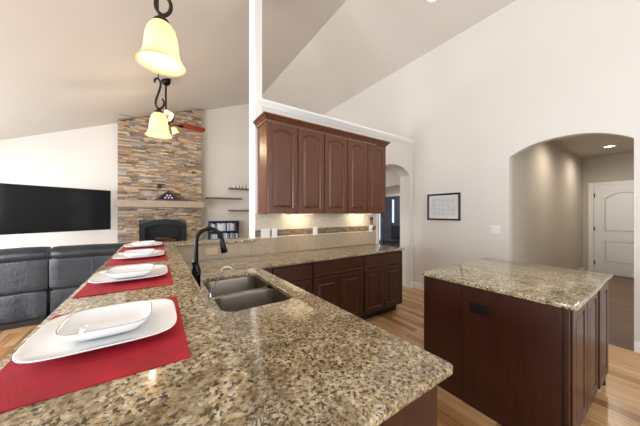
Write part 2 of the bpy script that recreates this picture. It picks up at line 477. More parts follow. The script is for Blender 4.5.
def panel_loop(x0, x1, z0, z1, ins, rise, y, n=12):
    P = [(x0 + ins, y, z0 + ins), (x1 - ins, y, z0 + ins)]
    for i in range(n + 1):
        s_ = i / n; u = 2 * s_ - 1
        x = (x1 - ins) + ((x0 + ins) - (x1 - ins)) * s_
        P.append((x, y, z1 - ins - rise * (abs(u) ** 2.2)))
    return P
def raised_door(mb, x0, x1, z0, z1, y, th=.02, frame=.055, rise=0.0):
    """raised panel door, back face at y, front at y-th (facing -Y)"""
    L = [panel_loop(x0, x1, z0, z1, 0, 0, y), panel_loop(x0, x1, z0, z1, 0, 0, y - th + .003), panel_loop(x0, x1, z0, z1, .003, 0, y - th),
         panel_loop(x0, x1, z0, z1, frame, rise, y - th), panel_loop(x0, x1, z0, z1, frame + .008, rise, y - th + .009),
         panel_loop(x0, x1, z0, z1, frame + .014, rise, y - th + .009), panel_loop(x0, x1, z0, z1, frame + .036, rise * .9, y - th + .002)]
    return mb.rings(L)
def flat_front(mb, x0, x1, z0, z1, y, th=.02):
    L = []
    for ins, d in ((0, 0), (0, th - .006), (.006, th), (.018, th), (.022, th - .004), (.03, th - .004)):
        L.append(panel_loop(x0, x1, z0, z1, ins, 0, y - d, 2))
    return mb.rings(L)
# matrices: front facing +X / -X built from the "facing -Y" pattern
def facing_px(): return Matrix.Rotation(PI / 2, 4, 'Z')      # (x,y)->(-y,x): front -Y -> +X
def facing_mx(): return Matrix.Rotation(-PI / 2, 4, 'Z')     # (x,y)->(y,-x): front -Y -> -X

# hall door (white, two panels, arched top panel), hinges on the left
dr = bpy.data.objects.new('door_1', None); COL.objects.link(dr); dr.location = (HX, .715, 0); dr['kind'] = 'structure'
b = MB(); b.X = facing_mx()
# in the turned frame x' = -world y, y' = world x
x0, x1 = -1.165, -.265
def door_leaf(b, x0, x1, y, th=.035, zt=2.04):
    b.box(x0, x1, y - th + .012, y, .008, zt)
    st = .12
    b.box(x0, x0 + st, y - th, y - th + .012, .008, zt); b.box(x1 - st, x1, y - th, y - th + .012, .008, zt)
    b.box(x0 + st, x1 - st, y - th, y - th + .012, .008, .24); b.box(x0 + st, x1 - st, y - th, y - th + .012, .80, .95)
    n = 14; pts = [(x0 + st + (x1 - x0 - 2 * st) * i / n, zt - .12 - .14 * abs(2 * i / n - 1) ** 2) for i in range(n + 1)]
    b.prism(pts + [(x1 - st, zt), (x0 + st, zt)], y - th, y - th + .012, 'y')
    raised_door(b, x0 + st + .01, x1 - st - .01, .25, .79, y - th + .016, .013, .03)
    raised_door(b, x0 + st + .01, x1 - st - .01, .96, zt - .125, y - th + .016, .013, .03, .14)
door_leaf(b, x0, x1, HX + .045)
b.build('door_leaf', M['doorwhite'], dr)
for z in (.25, 1.05, 1.83):
    b = MB(); b.box(HX - .024, HX + .012, 1.150, 1.168, z - .05, z + .05, .002); b.build('hinge', M['bronze'], dr)
b = MB(); b.lathe([(.03, 0), (.03, .008), (.012, .012), (.012, .04), (.028, .05), (.032, .065), (.02, .08)], (HX + .01, .33, .97), 20, T=Matrix.Rotation(-PI / 2, 4, 'Y'))
b.build('door_knob', M['bronze'], dr, 40)
b = MB(); b.box(HX + .0, HX + .12, .26, 1.17, 0, .007); struct('trim_3', b, M['toe'])

# foyer beyond the kitchen arch
FX = 7.4
b = MB(); b.box(FX, FX + .12, 3.0, 5.70, 0, 2.74); b.box(FX, FX + .12, 7.02, YF, 0, 2.74); b.box(FX, FX + .12, 5.70, 7.02, 2.06, 2.74); struct('wall_foyer_front', b, M['wall'])
b = MB(); b.box(XW + .11, FX + .12, 3.0, 3.08, 0, 2.74); struct('wall_foyer_near', b, M['wall'])
b = MB(); b.box(XW + .11, FX + .12, YF, YF + .12, 0, 2.74); struct('wall_foyer_far', b, M['wall'])
b = MB(); b.box(XW + .11, FX + .12, 3.0, YF + .12, 2.74, 2.84); struct('ceiling_foyer', b, M['ceil'])
poly = [(3.08, 0), (3.75, 0)] + list(reversed(archpoly(3.75, 5.15, 2.02, .17))) + [(5.15, 0), (YF, 0), (YF, 2.74), (3.08, 2.74)]
b = MB(); b.prism(poly, 5.5, 5.64, 'x'); struct('wall_foyer_arch', b, M['wall'])
# front door and its side light
fd = bpy.data.objects.new('door_2', None); COL.objects.link(fd); fd.location = (FX, 6.2, 0); fd['kind'] = 'structure'
b = MB(); b.X = facing_mx()
for xa, xb, za, zb in ((-6.66, -6.15, .01, 2.05), (-6.03, -5.78, .01, 2.05), (-6.15, -6.03, .01, 1.05), (-6.15, -6.03, 1.93, 2.05)): b.box(xa, xb, FX - .004, FX + .04, za, zb)
for za, zb in ((.15, .8), (.95, 1.35)):
    for xa, xb in ((-6.58, -6.27), (-6.17, -5.9)):
        if za > .9 and xb > -6.0: continue
        raised_door(b, xa, xb, za, zb, FX - .004, .012, .02)
b.build('door_leaf', M['slate'], fd)
M['daypane'] = pane('door_pane', (.9, .92, .94), .03)
b = MB(); b.box(FX - .012, FX - .006, 6.03, 6.15, 1.05, 1.93); b.build('glass_insert', M['daypane'], fd)
b = MB(); b.tube([(FX - .006, 6.56, 1.22), (FX - .05, 6.56, 1.20), (FX - .05, 6.56, .95), (FX - .006, 6.56, .93)], .012, 8); b.build('door_handle', M['chrome'], fd, 60)
b = MB(); b.box(FX, FX + .05, 6.70, 6.72, 0, 2.06); b.box(FX, FX + .05, 7.0, 7.02, 0, 2.06); b.box(FX, FX + .05, 6.72, 7.0, 0, .35); b.box(FX, FX + .05, 6.72, 7.0, 2.03, 2.06)
struct('window_1', b, M['slate'])
b = MB(); b.box(FX - .02, FX, 5.66, 5.75, 0, 2.15); b.box(FX - .02, FX, 7.02, 7.1, 0, 2.15); b.box(FX - .02, FX, 5.75, 7.02, 2.06, 2.15); struct('trim_4', b, M['white'])

# ------------------------------------------------------------------ raised bar top, worktops
BT = 1.11
def arc(cx, cy, r, a0, a1, n=6): return [(cx + r * math.cos(math.radians(a0 + (a1 - a0) * i / n)), cy + r * math.sin(math.radians(a0 + (a1 - a0) * i / n))) for i in range(n + 1)]
outer = arc(-.215, .40, .06, 180, 270) + arc(.085, .406, .066, 270, 360) + [(.151, 2.83), (.97, 2.83), (.97, 3.12)] + arc(-.215, 3.06, .06, 90, 180)
bar = thing('raised_bar_top', 'long raised granite bar top with red placemats on it, turning along the half wall', 'countertop', (0, 1.7, 1.08))
b = MB(); b.slab(outer, [], 1.08, BT, .008); b.build('granite_slab', M['granite'], bar, 40)

CT = .914
SX0, SX1, SY0, SY1 = .28, .69, 1.285, 2.05
outer = [(.128, .425)] + arc(.808, .442, .02, 270, 360) + arc(.84, 2.19, .05, 180, 90)[0:0] + [(.79, 2.24)] + arc(2.965, 2.265, .025, 270, 360) + [(2.99, 2.848), (.128, 2.848)]
hole = list(reversed(rrect(SX0, SX1, SY0, SY1, .07)))
ct = thing('granite_worktop', 'L shaped granite kitchen worktop with the sink cut into it', 'countertop', (.5, 1.6, .884))
b = MB(); b.slab(outer, [hole], .884, CT, .007); b.build('granite_slab', M['granite'], ct, 40)

# ------------------------------------------------------------------ tile backsplash
bs = thing('tile_backsplash', 'tan tile backsplash with a mosaic band under the wall cabinets', 'backsplash', (2.0, PY0, CT))
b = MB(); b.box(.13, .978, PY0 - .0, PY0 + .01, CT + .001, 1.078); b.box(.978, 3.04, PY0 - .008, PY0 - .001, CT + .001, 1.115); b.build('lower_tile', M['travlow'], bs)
b = MB(); b.box(.978, 3.04, PY0 - .008, PY0 - .002, 1.13, 1.21); b.build('mosaic_band', M['mosaic'], bs)
b = MB(); b.box(.978, 3.04, PY0 - .014, PY0 - .002, 1.115, 1.13, .004); b.build('pencil_liner', M['trav'], bs)
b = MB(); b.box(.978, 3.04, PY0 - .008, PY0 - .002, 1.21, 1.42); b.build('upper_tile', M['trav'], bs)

# ------------------------------------------------------------------ wall cabinets
UZ0, UZ1 = 1.41, 2.44
UX0 = 1.007; DW = .384
UYF = 2.56
def wall_cabinet(x0, ndoors, label, side=False):
    x1 = x0 + ndoors * DW
    t = thing('wall_cabinet', label, 'cabinet', ((x0 + x1) / 2, PY0 - .16, UZ0), 'wall cabinets over the worktop')
    b = MB(); b.box(x0, x1, UYF, PY0 - .009, UZ0 + .012, UZ1); b.box(x0, x0 + .02, UYF, PY0 - .009, UZ0, UZ0 + .012); b.box(x1 - .02, x1, UYF, PY0 - .009, UZ0, UZ0 + .012)
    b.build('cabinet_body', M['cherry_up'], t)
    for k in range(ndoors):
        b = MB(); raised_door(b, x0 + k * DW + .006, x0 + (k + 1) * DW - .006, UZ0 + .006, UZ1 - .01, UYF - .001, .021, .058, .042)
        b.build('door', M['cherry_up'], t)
    return t
wall_cabinet(UX0, 1, 'leftmost wall cabinet, single arched door, next to the white wall end')
wall_cabinet(UX0 + DW, 2, 'middle wall cabinet with two arched doors, between the single and the right one')
wall_cabinet(UX0 + 3 * DW, 2, 'rightmost wall cabinet with two arched doors, beside the arched doorway')
UX1 = UX0 + 5 * DW
b = MB()
prof = [(0, 2.441), (.012, 2.441), (.015, 2.455), (.03, 2.47), (.04, 2.485), (.055, 2.495), (.055, 2.512), (0, 2.512)]
def crownring(d): return None
R = []
yf = UYF - .0
for o_, z in prof:
    R.append([(UX0 - o_, PY0 - .003, z), (UX0 - o_, yf - .006 - o_, z), (UX1 + o_, yf - .006 - o_, z), (UX1 + o_, PY0 - .003, z)])
b.rings(R + [R[0]], True, False, False)
tag(b.build('cabinet_crown', M['cherry_up'], None, None, (UX0 + .96, 2.7, 2.441)), 'stepped wooden crown moulding along the top of the wall cabinets', 'moulding')

# under-cabinet lights
for i, x in enumerate((1.55, 2.62)):
    t = thing('undercabinet_light', ('slim lit lamp under the middle wall cabinet', 'slim lit lamp under the rightmost wall cabinet')[i], 'light', (x, 2.72, UZ0 - .004), 'lamps under the wall cabinets')
    b = MB(); b.box(x - .16, x + .16, 2.68, 2.76, UZ0 - .006, UZ0 + .011, .002); b.build('housing', M['white'], t)
    b = MB(); b.box(x - .15, x + .15, 2.69, 2.75, UZ0 - .010, UZ0 - .0065); b.build('lens', M['strip'], t)
    l = bpy.data.lights.new('undercabinet_lamp', 'AREA'); l.shape = 'RECTANGLE'; l.size = .3; l.size_y = .05; l.energy = 1.3; l.color = (1, .84, .62)
    o = bpy.data.objects.new('undercabinet_lamp', l); COL.objects.link(o); o.parent = t; o.location = (0, -.02, -.014)
    o.rotation_euler = Vector((0, .75, -.66)).to_track_quat('-Z', 'Y').to_euler()

# ------------------------------------------------------------------ base cabinets
BYF = 2.275
def base_cabinet(x0, x1, doors, label):
    t = thing('base_cabinet', label, 'cabinet', ((x0 + x1) / 2, 2.55, 0), 'base cabinets along the back worktop')
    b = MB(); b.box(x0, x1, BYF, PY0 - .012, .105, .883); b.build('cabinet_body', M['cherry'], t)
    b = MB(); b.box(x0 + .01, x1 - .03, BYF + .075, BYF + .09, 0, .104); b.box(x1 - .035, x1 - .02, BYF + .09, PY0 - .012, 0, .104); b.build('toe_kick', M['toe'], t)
    b = MB(); flat_front(b, x0 + .012, x1 - .012, .705, .865, BYF - .001); b.build('drawer', M['cherry'], t)
    n = doors; wd = (x1 - x0 - .012 - .008) / n
    for k in range(n):
        b = MB(); raised_door(b, x0 + .010 + k * wd + .003, x0 + .010 + (k + 1) * wd - .003, .125, .69, BYF - .001); b.build('door', M['cherry'], t)
    return t
base_cabinet(.94, 1.415, 1, 'narrow base cabinet with one door, in the worktop corner')
base_cabinet(1.417, 2.19, 2, 'middle base cabinet with one wide drawer over two doors')
base_cabinet(2.192, 2.962, 2, 'rightmost base cabinet with drawer and two doors, ending at the doorway')
# cabinets under the sink run (front faces +X)
t = thing('sink_cabinet', 'dark wooden cabinet run under the sink worktop, end panel towards the camera', 'cabinet', (.45, 1.35, 0))
b = MB(); b.box(.14, .735, .465, 1.19, .105, .883); b.box(.14, .735, 2.06, BYF - .03, .105, .883); b.box(.14, .735, 1.19, 2.06, .105, .60)
b.box(.70, .735, 1.19, 2.06, .60, .883); b.build('cabinet_body', M['cherry'], t)
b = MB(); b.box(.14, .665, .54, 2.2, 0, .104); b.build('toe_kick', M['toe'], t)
b = MB(); b.box(.13, .766, .448, .464, 0, .883, .002); b.build('end_panel', M['cherry_d'], t)
for y0, y1 in ((.48, .86), (.87, 1.25), (1.26, 1.65), (1.66, 2.05)):
    b = MB(); b.X = facing_px(); raised_door(b, y0, y1, .125, .69, -.736); b.build('door', M['cherry'], t)
    b = MB(); b.X = facing_px(); flat_front(b, y0, y1, .705, .865, -.736); b.build('drawer', M['cherry'], t)
b = MB(); b.box(.742, .938, BYF - .028, BYF, .105, .883); b.box(.9, .938, BYF - .0, BYF + .3, .105, .883); b.build('corner_filler', M['cherry'], t)

# ------------------------------------------------------------------ sink
sk = thing('kitchen_sink', 'stainless steel double bowl sink set under the granite worktop', 'sink', (.48, 1.66, .70))
def basin(x0, x1, y0, y1, zt, zb, r):
    b = MB(); L = []
    for ins, z in ((-.012, zt), (0, zt), (.004, zt - .02), (.012, zb + .05), (.022, zb + .015), (.045, zb)):
        L.append([(x, y, z) for x, y in rrect(x0 + ins, x1 - ins, y0 + ins, y1 - ins, max(.02, r - ins * .3))])
    for ins, z in ((.045, zb - .0015), (.02, zb + .013), (.0095, zb + .05), (.001, zt - .02), (-.003, zt - .0015), (-.012, zt - .0015)):
        pass
    b.rings(L, True, False, True)
    o = b.build('basin', M['steel'], sk, 50)
    return o
basin(SX0 + .004, SX1 - .004, SY0 + .004, 1.638, .883, .69, .075)
basin(SX0 + .004, SX1 - .004, 1.686, SY1 - .004, .883, .70, .075)
b = MB(); b.box(SX0 + .006, SX1 - .006, 1.6395, 1.6845, .80, .8825, .014, 3); b.build('divider', M['chrome_b'], sk, 40)
for cy, z in ((1.47, .691), (1.84, .701)):
    b = MB(); b.lathe([(.055, 0), (.055, .004), (.045, .006), (.04, .001), (.012, .001), (.012, .006)], (.48, cy, z), 28); b.build('drain', M['chrome'], sk, 40)

# ------------------------------------------------------------------ faucet
fc = thing('kitchen_faucet', 'tall black gooseneck faucet with pull-down spray head by the sink', 'faucet', (.205, 1.70, CT))
fx, fy = .205, 1.70
b = MB(); b.lathe([(.033, 0), (.033, .006), (.027, .014), (.024, .05), (.024, .10), (.0265, .125), (.0265, .15), (.021, .165), (.019, .178), (.0145, .185)], (fx, fy, CT), 24); b.build('base', M['fiaucet'], fc, 40)
ztop = 1.243
dirx, diry = .97, -.06
R_ = .076
pts = [(fx, fy, CT + .18), (fx, fy, 1.12), (fx, fy, 1.18)]
for k in range(13):
    a_ = PI - k * (PI * .97) / 12
    pts.append((fx + dirx * (R_ + R_ * math.cos(a_)), fy + diry * (R_ + R_ * math.cos(a_)), ztop + R_ * math.sin(a_)))
b = MB(); b.tube(pts, .0125, 14); b.build('neck', M['fiaucet'], fc, 60)
ex = Vector(pts[-1]); dn = (Vector(pts[-1]) - Vector(pts[-2])).normalized()
b = MB(); b.tube([ex - dn * .002, ex + dn * .012, ex + dn * .055, ex + dn * .088, ex + dn * .095], [.014, .0175, .0185, .022, .018], 16); b.build('spray_head', M['fiaucet'], fc, 60)
b = MB(); b.lathe([(.012, 0), (.012, .03), (.006, .04)], (fx, fy - .02, CT + .135), 14, T=Matrix.Rotation(PI / 2, 4, 'X'))
b.tube([(fx, fy - .045, CT + .135), (fx - .018, fy - .058, CT + .165), (fx - .026, fy - .063, CT + .215)], [.007, .006, .0075], 10); b.build('lever', M['fiaucet'], fc, 50)
ff = thing('filter_tap', 'thin chrome filtered water tap with hooked tip at the sink edge', 'tap', (.268, 1.60, CT))
b = MB(); b.lathe([(.014, 0), (.014, .004), (.009, .01), (.0075, .018)], (.268, 1.60, CT), 18); b.build('base', M['chrome'], ff, 40)
P0 = Vector((.268, 1.60, CT + .012)); pts = [P0, P0 + Vector((.03, 0, .06)), P0 + Vector((.062, 0, .115))]
for k in range(9):
    a_ = math.radians(150 - k * 25)
    pts.append(Vector((.366, 1.60, 1.045)) + Vector((.036 * math.cos(a_), 0, .036 * math.sin(a_))))
pts = pts[:-1]
b = MB(); b.tube(pts, .0045, 10); b.build('spout', M['chrome'], ff, 60)

# ------------------------------------------------------------------ island
IX0, IX1, IY0, IY1 = 1.925, 3.085, .352, 1.238
isl = thing('kitchen_island', 'dark cherry kitchen island cabinet standing on the oak floor at the right', 'island', (2.5, .79, 0))
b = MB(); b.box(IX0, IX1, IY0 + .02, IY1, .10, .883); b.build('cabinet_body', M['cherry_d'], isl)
b = MB(); b.box(IX0 - .012, IX0 - .001, IY0 + .03, .925, .0, .882, .002); b.box(IX0 - .009, IX0 - .001, .93, IY1 - .02, .0, .882, .002); b.build('side_panel', M['cherry_d'], isl)
b = MB(); b.box(IX0 - .014, IX0 + .012, IY0 - .0, IY0 + .019, 0, .882, .002); b.build('corner_post', M['cherry_d'], isl)
b = MB(); b.box(IX0 - .013, IX0 - .0005, IY1 - .019, IY1 + .004, 0, .882, .002); b.build('corner_post', M['cherry_d'], isl)
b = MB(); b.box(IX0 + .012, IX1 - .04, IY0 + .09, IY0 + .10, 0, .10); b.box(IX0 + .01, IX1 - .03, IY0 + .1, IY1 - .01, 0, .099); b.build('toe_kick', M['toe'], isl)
wd = (IX1 - IX0 - .03) / 3
for k in range(3):
    x0 = IX0 + .03 + k * wd
    b = MB(); raised_door(b, x0 + .008, x0 + wd - .008, .115, .868, IY0 + .019, .026 if k < 2 else .034, .06); b.build('door', M['cherry'], isl)
b = MB(); b.box(IX1 - .03, IX1, IY0 + .0, IY0 + .019, 0, .1); b.build('foot_block', M['cherry_d'], isl)
it = thing('island_worktop', 'pale granite slab on top of the dark kitchen island', 'countertop', (2.5, .79, .884))
b = MB(); b.slab(rrect(1.892, 3.12, .316, 1.25, .012, 3), [], .884, CT, .006); b.build('granite_slab', M['granite_i'], it, 40)
po = thing('power_outlet', 'black double power outlet on the side of the dark island', 'outlet', (IX0 - .013, .81, .70))
b = MB(); b.box(IX0 - .0185, IX0 - .0125, .745, .872, .697, .770, .002); b.build('cover_plate', M['black'], po)
for y in (.785, .832):
    b = MB(); b.box(IX0 - .0215, IX0 - .0186, y - .018, y + .018, .714, .753, .001); b.build('socket', M['black'], po)

# ------------------------------------------------------------------ wall plates
def plate_y(name, label, x0, x1, z0, z1, mat, gangs, yy, rocker=True):
    t = thing(name, label, 'outlet' if 'outlet' in name else 'switch', ((x0 + x1) / 2, yy, z0))
    b = MB(); b.box(x0, x1, yy - .006, yy, z0, z1, .002); b.build('cover_plate', mat, t)
    wv = (x1 - x0) / gangs
    for g in range(gangs):
        cx = x0 + wv * (g + .5)
        b = MB(); b.box(cx - .016, cx + .016, yy - .010, yy - .0062, z0 + .024, z1 - .024, .0015); b.build('rocker' if rocker else 'socket', mat, t)
plate_y('light_switch', 'wide white two gang switch plate on the mosaic band by the white wall end', 1.045, 1.163, 1.112, 1.228, M['plate'], 2, PY0 - .0145)
plate_y('wall_outlet', 'narrow white outlet plate beside the wide switch plate on the mosaic band', 1.185, 1.257, 1.112, 1.228, M['plate'], 1, PY0 - .0145, False)
plate_y('wall_outlet', 'single white outlet plate on the mosaic band below the middle wall cabinet', 1.79, 1.865, 1.112, 1.228, M['plate'], 1, PY0 - .0145, False)
plate_y('wall_outlet', 'tan outlet plate laid sideways on the low tile behind the faucet', .43, .555, .965, 1.04, M['platetan'], 1, PY0 - .001, False)
plate_y('wall_outlet', 'white outlet plate at the right end of the mosaic band holding a plug-in freshener', 2.865, 2.94, 1.112, 1.228, M['plate'], 1, PY0 - .0145, False)
t = thing('air_freshener', 'small dark plug-in air freshener with an amber bottle, in the end outlet', 'air freshener', (2.905, PY0 - .03, 1.19))
b = MB(); b.box(2.885, 2.925, PY0 - .055, PY0 - .0255, 1.185, 1.225, .006); b.build('plug_body', M['plate'], t)
b = MB(); b.lathe([(.018, 0), (.022, .01), (.022, .05), (.012, .062), (.012, .07)], (2.905, PY0 - .042, 1.2255), 16); b.build('bottle', plain('amber_bottle', srgb(150, 84, 40), .2), t, 40)
b = MB(); b.lathe([(.02, 0), (.024, .02), (.024, .05), (.018, .06)], (2.905, PY0 - .042, 1.296), 16); b.build('cap', M['black'], t, 40)
t = thing('light_switch', 'white two gang light switch on the right wall beside the hall arch', 'switch', (XW, 1.50, 1.12))
b = MB(); b.box(XW - .006, XW, 1.44, 1.56, 1.125, 1.242, .002); b.build('cover_plate', M['plate'], t)
for y in (1.475, 1.525):
    b = MB(); b.box(XW - .010, XW - .0062, y - .016, y + .016, 1.15, 1.217, .0015); b.build('rocker', M['plate'], t)

# ------------------------------------------------------------------ framed picture
pf = thing('framed_picture', 'black framed picture with a white mat on the right wall', 'picture', (XW, 2.27, 1.30))
y0, y1, z0, z1 = 1.985, 2.555, 1.296, 1.752
b = MB(); fr = .03
for a0, a1, c0, c1 in ((y0, y1, z0, z0 + fr), (y0, y1, z1 - fr, z1), (y0, y0 + fr, z0 + fr, z1 - fr), (y1 - fr, y1, z0 + fr, z1 - fr)):
    b.box(XW - .026, XW - .001, a0, a1, c0, c1, .003)
b.build('frame', M['frame'], pf)
b = MB(); b.box(XW - .010, XW - .001, y0 + fr, y1 - fr, z0 + fr, z1 - fr); b.build('mat_board', M['mat'], pf)
b = MB()
for i in range(5):
    for j in range(4):
        ya = y0 + .085 + i * .082; za = z0 + .08 + j * .076
        b.box(XW - .0115, XW - .0102, ya, ya + .072, za, za + .066)
b.build('photo_prints', M['prints'], pf)
b = MB(); b.box(XW - .016, XW - .0135, y0 + fr, y1 - fr, z0 + fr, z1 - fr); b.build('glass', M['glass'], pf)

# ------------------------------------------------------------------ place settings
names = ['nearest to the camera', 'second from the camera', 'third from the camera', 'farthest from the camera']
mat_src = plate_src = bowl_src = None
for k in range(4):
    my = .815 + .642 * k; mx_ = -.097
    if k == 0:
        b = MB()
        nx, ny = 14, 20; G = []
        top = [[b.V((mx_ - .157 + .314 * i / nx, my - .228 + .456 * j / ny, BT + .0028 + .0008 * math.sin(i * .9 + j * .7))) for j in range(ny + 1)] for i in range(nx + 1)]
        bot = [[b.V((mx_ - .157 + .314 * i / nx, my - .228 + .456 * j / ny, BT + .0005)) for j in range(ny + 1)] for i in range(nx + 1)]
        for i in range(nx):
            for j in range(ny):
                b.face([top[i][j], top[i + 1][j], top[i + 1][j + 1], top[i][j + 1]]); b.face([bot[i][j], bot[i][j + 1], bot[i + 1][j + 1], bot[i + 1][j]])
        for i in range(nx):
            b.face([top[i][0], bot[i][0], bot[i + 1][0], top[i + 1][0]]); b.face([top[i][ny], top[i + 1][ny], bot[i + 1][ny], bot[i][ny]])
        for j in range(ny):
            b.face([top[0][j], top[0][j + 1], bot[0][j + 1], bot[0][j]]); b.face([top[nx][j], bot[nx][j], bot[nx][j + 1], top[nx][j + 1]])
        m = mat_src = b.build('placemat', M['red'], None, 40, (mx_, my, BT))
    else:
        m = copy_tree(mat_src); m.location = (mx_, my, BT)
    tag(m, 'red cloth placemat on the bar, ' + names[k], 'placemat', 'red placemats on the bar')
    px, py = -.098, my + .017
    if k == 0:
        pz = BT + .004
        b = MB()
        prof = [(r * 1.06, z) for r, z in [(.075, 0), (.08, .001), (.10, .005), (.128, .015), (.1355, .0188), (.136, .0205), (.1335, .0211), (.128, .0182), (.098, .0088), (.078, .0055), (.05, .005), (.02, .005)]]
        b.rings([sq(px, py, r, pz + z, 4.6) for r, z in prof]); p = plate_src = b.build('dinner_plate', M['china'], None, True, (px, py, pz))
        b = MB()
        bz = pz + .0062
        prof = [(r, z * .86) for r, z in [(.046, 0), (.05, .0005), (.068, .010), (.082, .026), (.0875, .037), (.0885, .0395), (.087, .040), (.0845, .037), (.079, .026), (.064, .011), (.047, .004), (.02, .0035)]]
        t = thing('bowl', '', 'bowl', (px - .003, py - .005, bz))
        b.rings([sq(px - .003, py - .005, r, bz + z, 4.4) for r, z in prof]); b.build('bowl_body', M['china'], t, True)
        b = MB(); b.rings([sq(px - .003, py - .005, r, bz + z, 4.4) for r, z in ((.0882, .0334), (.0892, .0344), (.0884, .0354), (.0867, .0348), (.0882, .0334))], True, False, False); b.build('rim', M['chinarim'], t, True)
        bo = bowl_src = t
    else:
        p = copy_tree(plate_src); p.location = (px, py, BT + .004)
        bo = copy_tree(bowl_src); bo.location = (px - .003, py - .005, BT + .0102)
    tag(p, 'white rounded square plate on a red placemat, ' + names[k], 'plate', 'white plates on the bar')
    tag(bo, 'white rounded square bowl on a plate, ' + names[k], 'bowl', 'white bowls on the bar')

# ------------------------------------------------------------------ pendants over the bar
def pendant():
    t = thing('pendant_light', '', 'pendant light', (0, 0, 0), 'bell pendants over the bar')
    b = MB()   # bell shade, z measured from the rim
    prof = [(.103, 0), (.099, .004), (.090, .016), (.079, .034), (.073, .060), (.070, .090), (.066, .118), (.056, .146), (.040, .166), (.026, .175),
            (.024, .172), (.038, .162), (.053, .143), (.062, .117), (.066, .090), (.069, .060), (.075, .033), (.086, .014), (.097, .001)]
    prof = [(r * .86, z) for r, z in prof]
    b.rings([[(r * math.cos(2 * PI * i / 36), r * math.sin(2 * PI * i / 36), z) for i in range(36)] for r, z in prof + prof[:1]], True, False, False)
    b.build('lamp_shade', M['shade'], t, True)
    b = MB(); b.lathe([(.030, .168), (.031, .176), (.026, .184), (.016, .192), (.012, .205)], (0, 0, 0), 20); b.build('shade_cap', M['iron'], t, 40)
    b = MB()
    bp = [(.010, .165), (.014, .14), (.024, .115), (.027, .095), (.022, .075), (.006, .066)]
    b.lathe(bp, (0, 0, 0), 16); bl = b.build('bulb', M['bulb'], t, True)
    l = bpy.data.lights.new('pendant_lamp', 'POINT'); l.energy = 1.05; l.color = (1, .86, .68); l.shadow_soft_size = .02
    o = bpy.data.objects.new('pendant_lamp', l); COL.objects.link(o); o.parent = t; o.location = (0, 0, .035)
    # iron scroll, S shape in the X/Z plane
    pts = []
    for k in range(22):    # lower loop
        a_ = math.radians(-250 + k * 255 / 21); pts.append((.020 + .034 * math.cos(a_) * (1 - .0 * k), 0, .252 + .046 * math.sin(a_)))
    lower = [(.034, .285), (.046, .272), (.050, .250), (.040, .225), (.018, .208), (-.006, .212), (-.018, .235), (-.016, .262), (-.004, .30), (.012, .345), (.022, .385), (.018, .415), (.002, .432), (-.016, .428), (-.026, .412), (-.022, .396)]
    # Catmull-Rom smoothing
    sm = []
    for i in range(len(lower) - 1):
        p0, p1, p2, p3 = (Vector(lower[max(i - 1, 0)]), Vector(lower[i]), Vector(lower[i + 1]), Vector(lower[min(i + 2, len(lower) - 1)]))
        for q in range(4):
            s_ = q / 4
            v_ = .5 * ((2 * p1) + (p2 - p0) * s_ + (2 * p0 - 5 * p1 + 4 * p2 - p3) * s_ ** 2 + (3 * p1 - p0 - 3 * p2 + p3) * s_ ** 3)
            sm.append((v_.x * .78 - .006, 0, v_.y))
    b = MB(); b.tube(sm, .0075, 10); b.build('scroll', M['iron'], t, 60)
    top = zl(.01) - 2.0
    b = MB(); b.tube([(-.003, 0, .430), (-.003, 0, top - .03)], .0035, 8); b.build('stem', M['iron'], t, 60)
    b = MB(); b.lathe([(.012, top - .05), (.03, top - .04), (.058, top - .012), (.06, top + .02)], (0, 0, 0), 24); b.build('canopy', M['iron'], t, 40)
    return t
PZ = 2.005
pend = pendant(); pend.location = (.016, 1.20, PZ + .028)
pend2 = copy_tree(pend); pend2.location = (.012, 2.21, PZ)
pend['label'] = 'large near pendant lamp with lit amber bell shade over the bar'
pend2['label'] = 'smaller looking far pendant lamp with amber bell shade in front of the ceiling fan'

# ------------------------------------------------------------------ ceiling fan
cx, cy = .137, 5.29; ctop = zl(cx)
fan = thing('ceiling_fan', 'ceiling fan with reddish wood blades and lit shades before the stone chimney', 'ceiling fan', (cx, cy, 3.0))
b = MB(); b.lathe([(.02, ctop - .10), (.05, ctop - .085), (.075, ctop - .04), (.08, ctop + .03)], (cx, cy, 0), 24); b.build('canopy', M['bronze'], fan, 40)
b = MB(); b.tube([(cx, cy, ctop - .09), (cx, cy, 3.24)], .015, 12); b.build('downrod', M['bronze'], fan, 60)
b = MB(); b.lathe([(.025, 3.27), (.05, 3.255), (.10, 3.235), (.125, 3.20), (.125, 3.13), (.10, 3.10), (.06, 3.085), (.055, 3.05), (.04, 3.03)][::-1], (cx, cy, 0), 28); b.build('motor', M['bronze'], fan, 40)
for k in range(4):
    ang = math.radians(3 + 90 * k)
    X = Matrix.Translation((cx, cy, 3.075)) @ Matrix.Rotation(ang, 4, 'Z') @ Matrix.Rotation(math.radians(-20), 4, 'X')
    b = MB(); b.X = X
    pl = [(.20, -.05), (.26, -.062), (.45, -.070), (.60, -.068), (.655, -.05), (.67, 0), (.655, .05), (.60, .068), (.45, .070), (.26, .062), (.20, .05)]
    b.prism(pl, -.004, .004, 'z'); bl = b.build('blade', M['fanwood'], fan)
    b = MB(); b.X = X; b.prism([(.09, -.015), (.19, -.02), (.27, -.045), (.285, 0), (.27, .045), (.19, .02), (.09, .015)], -.010, -.0045, 'z'); b.build('blade_bracket', M['bronze'], bl)
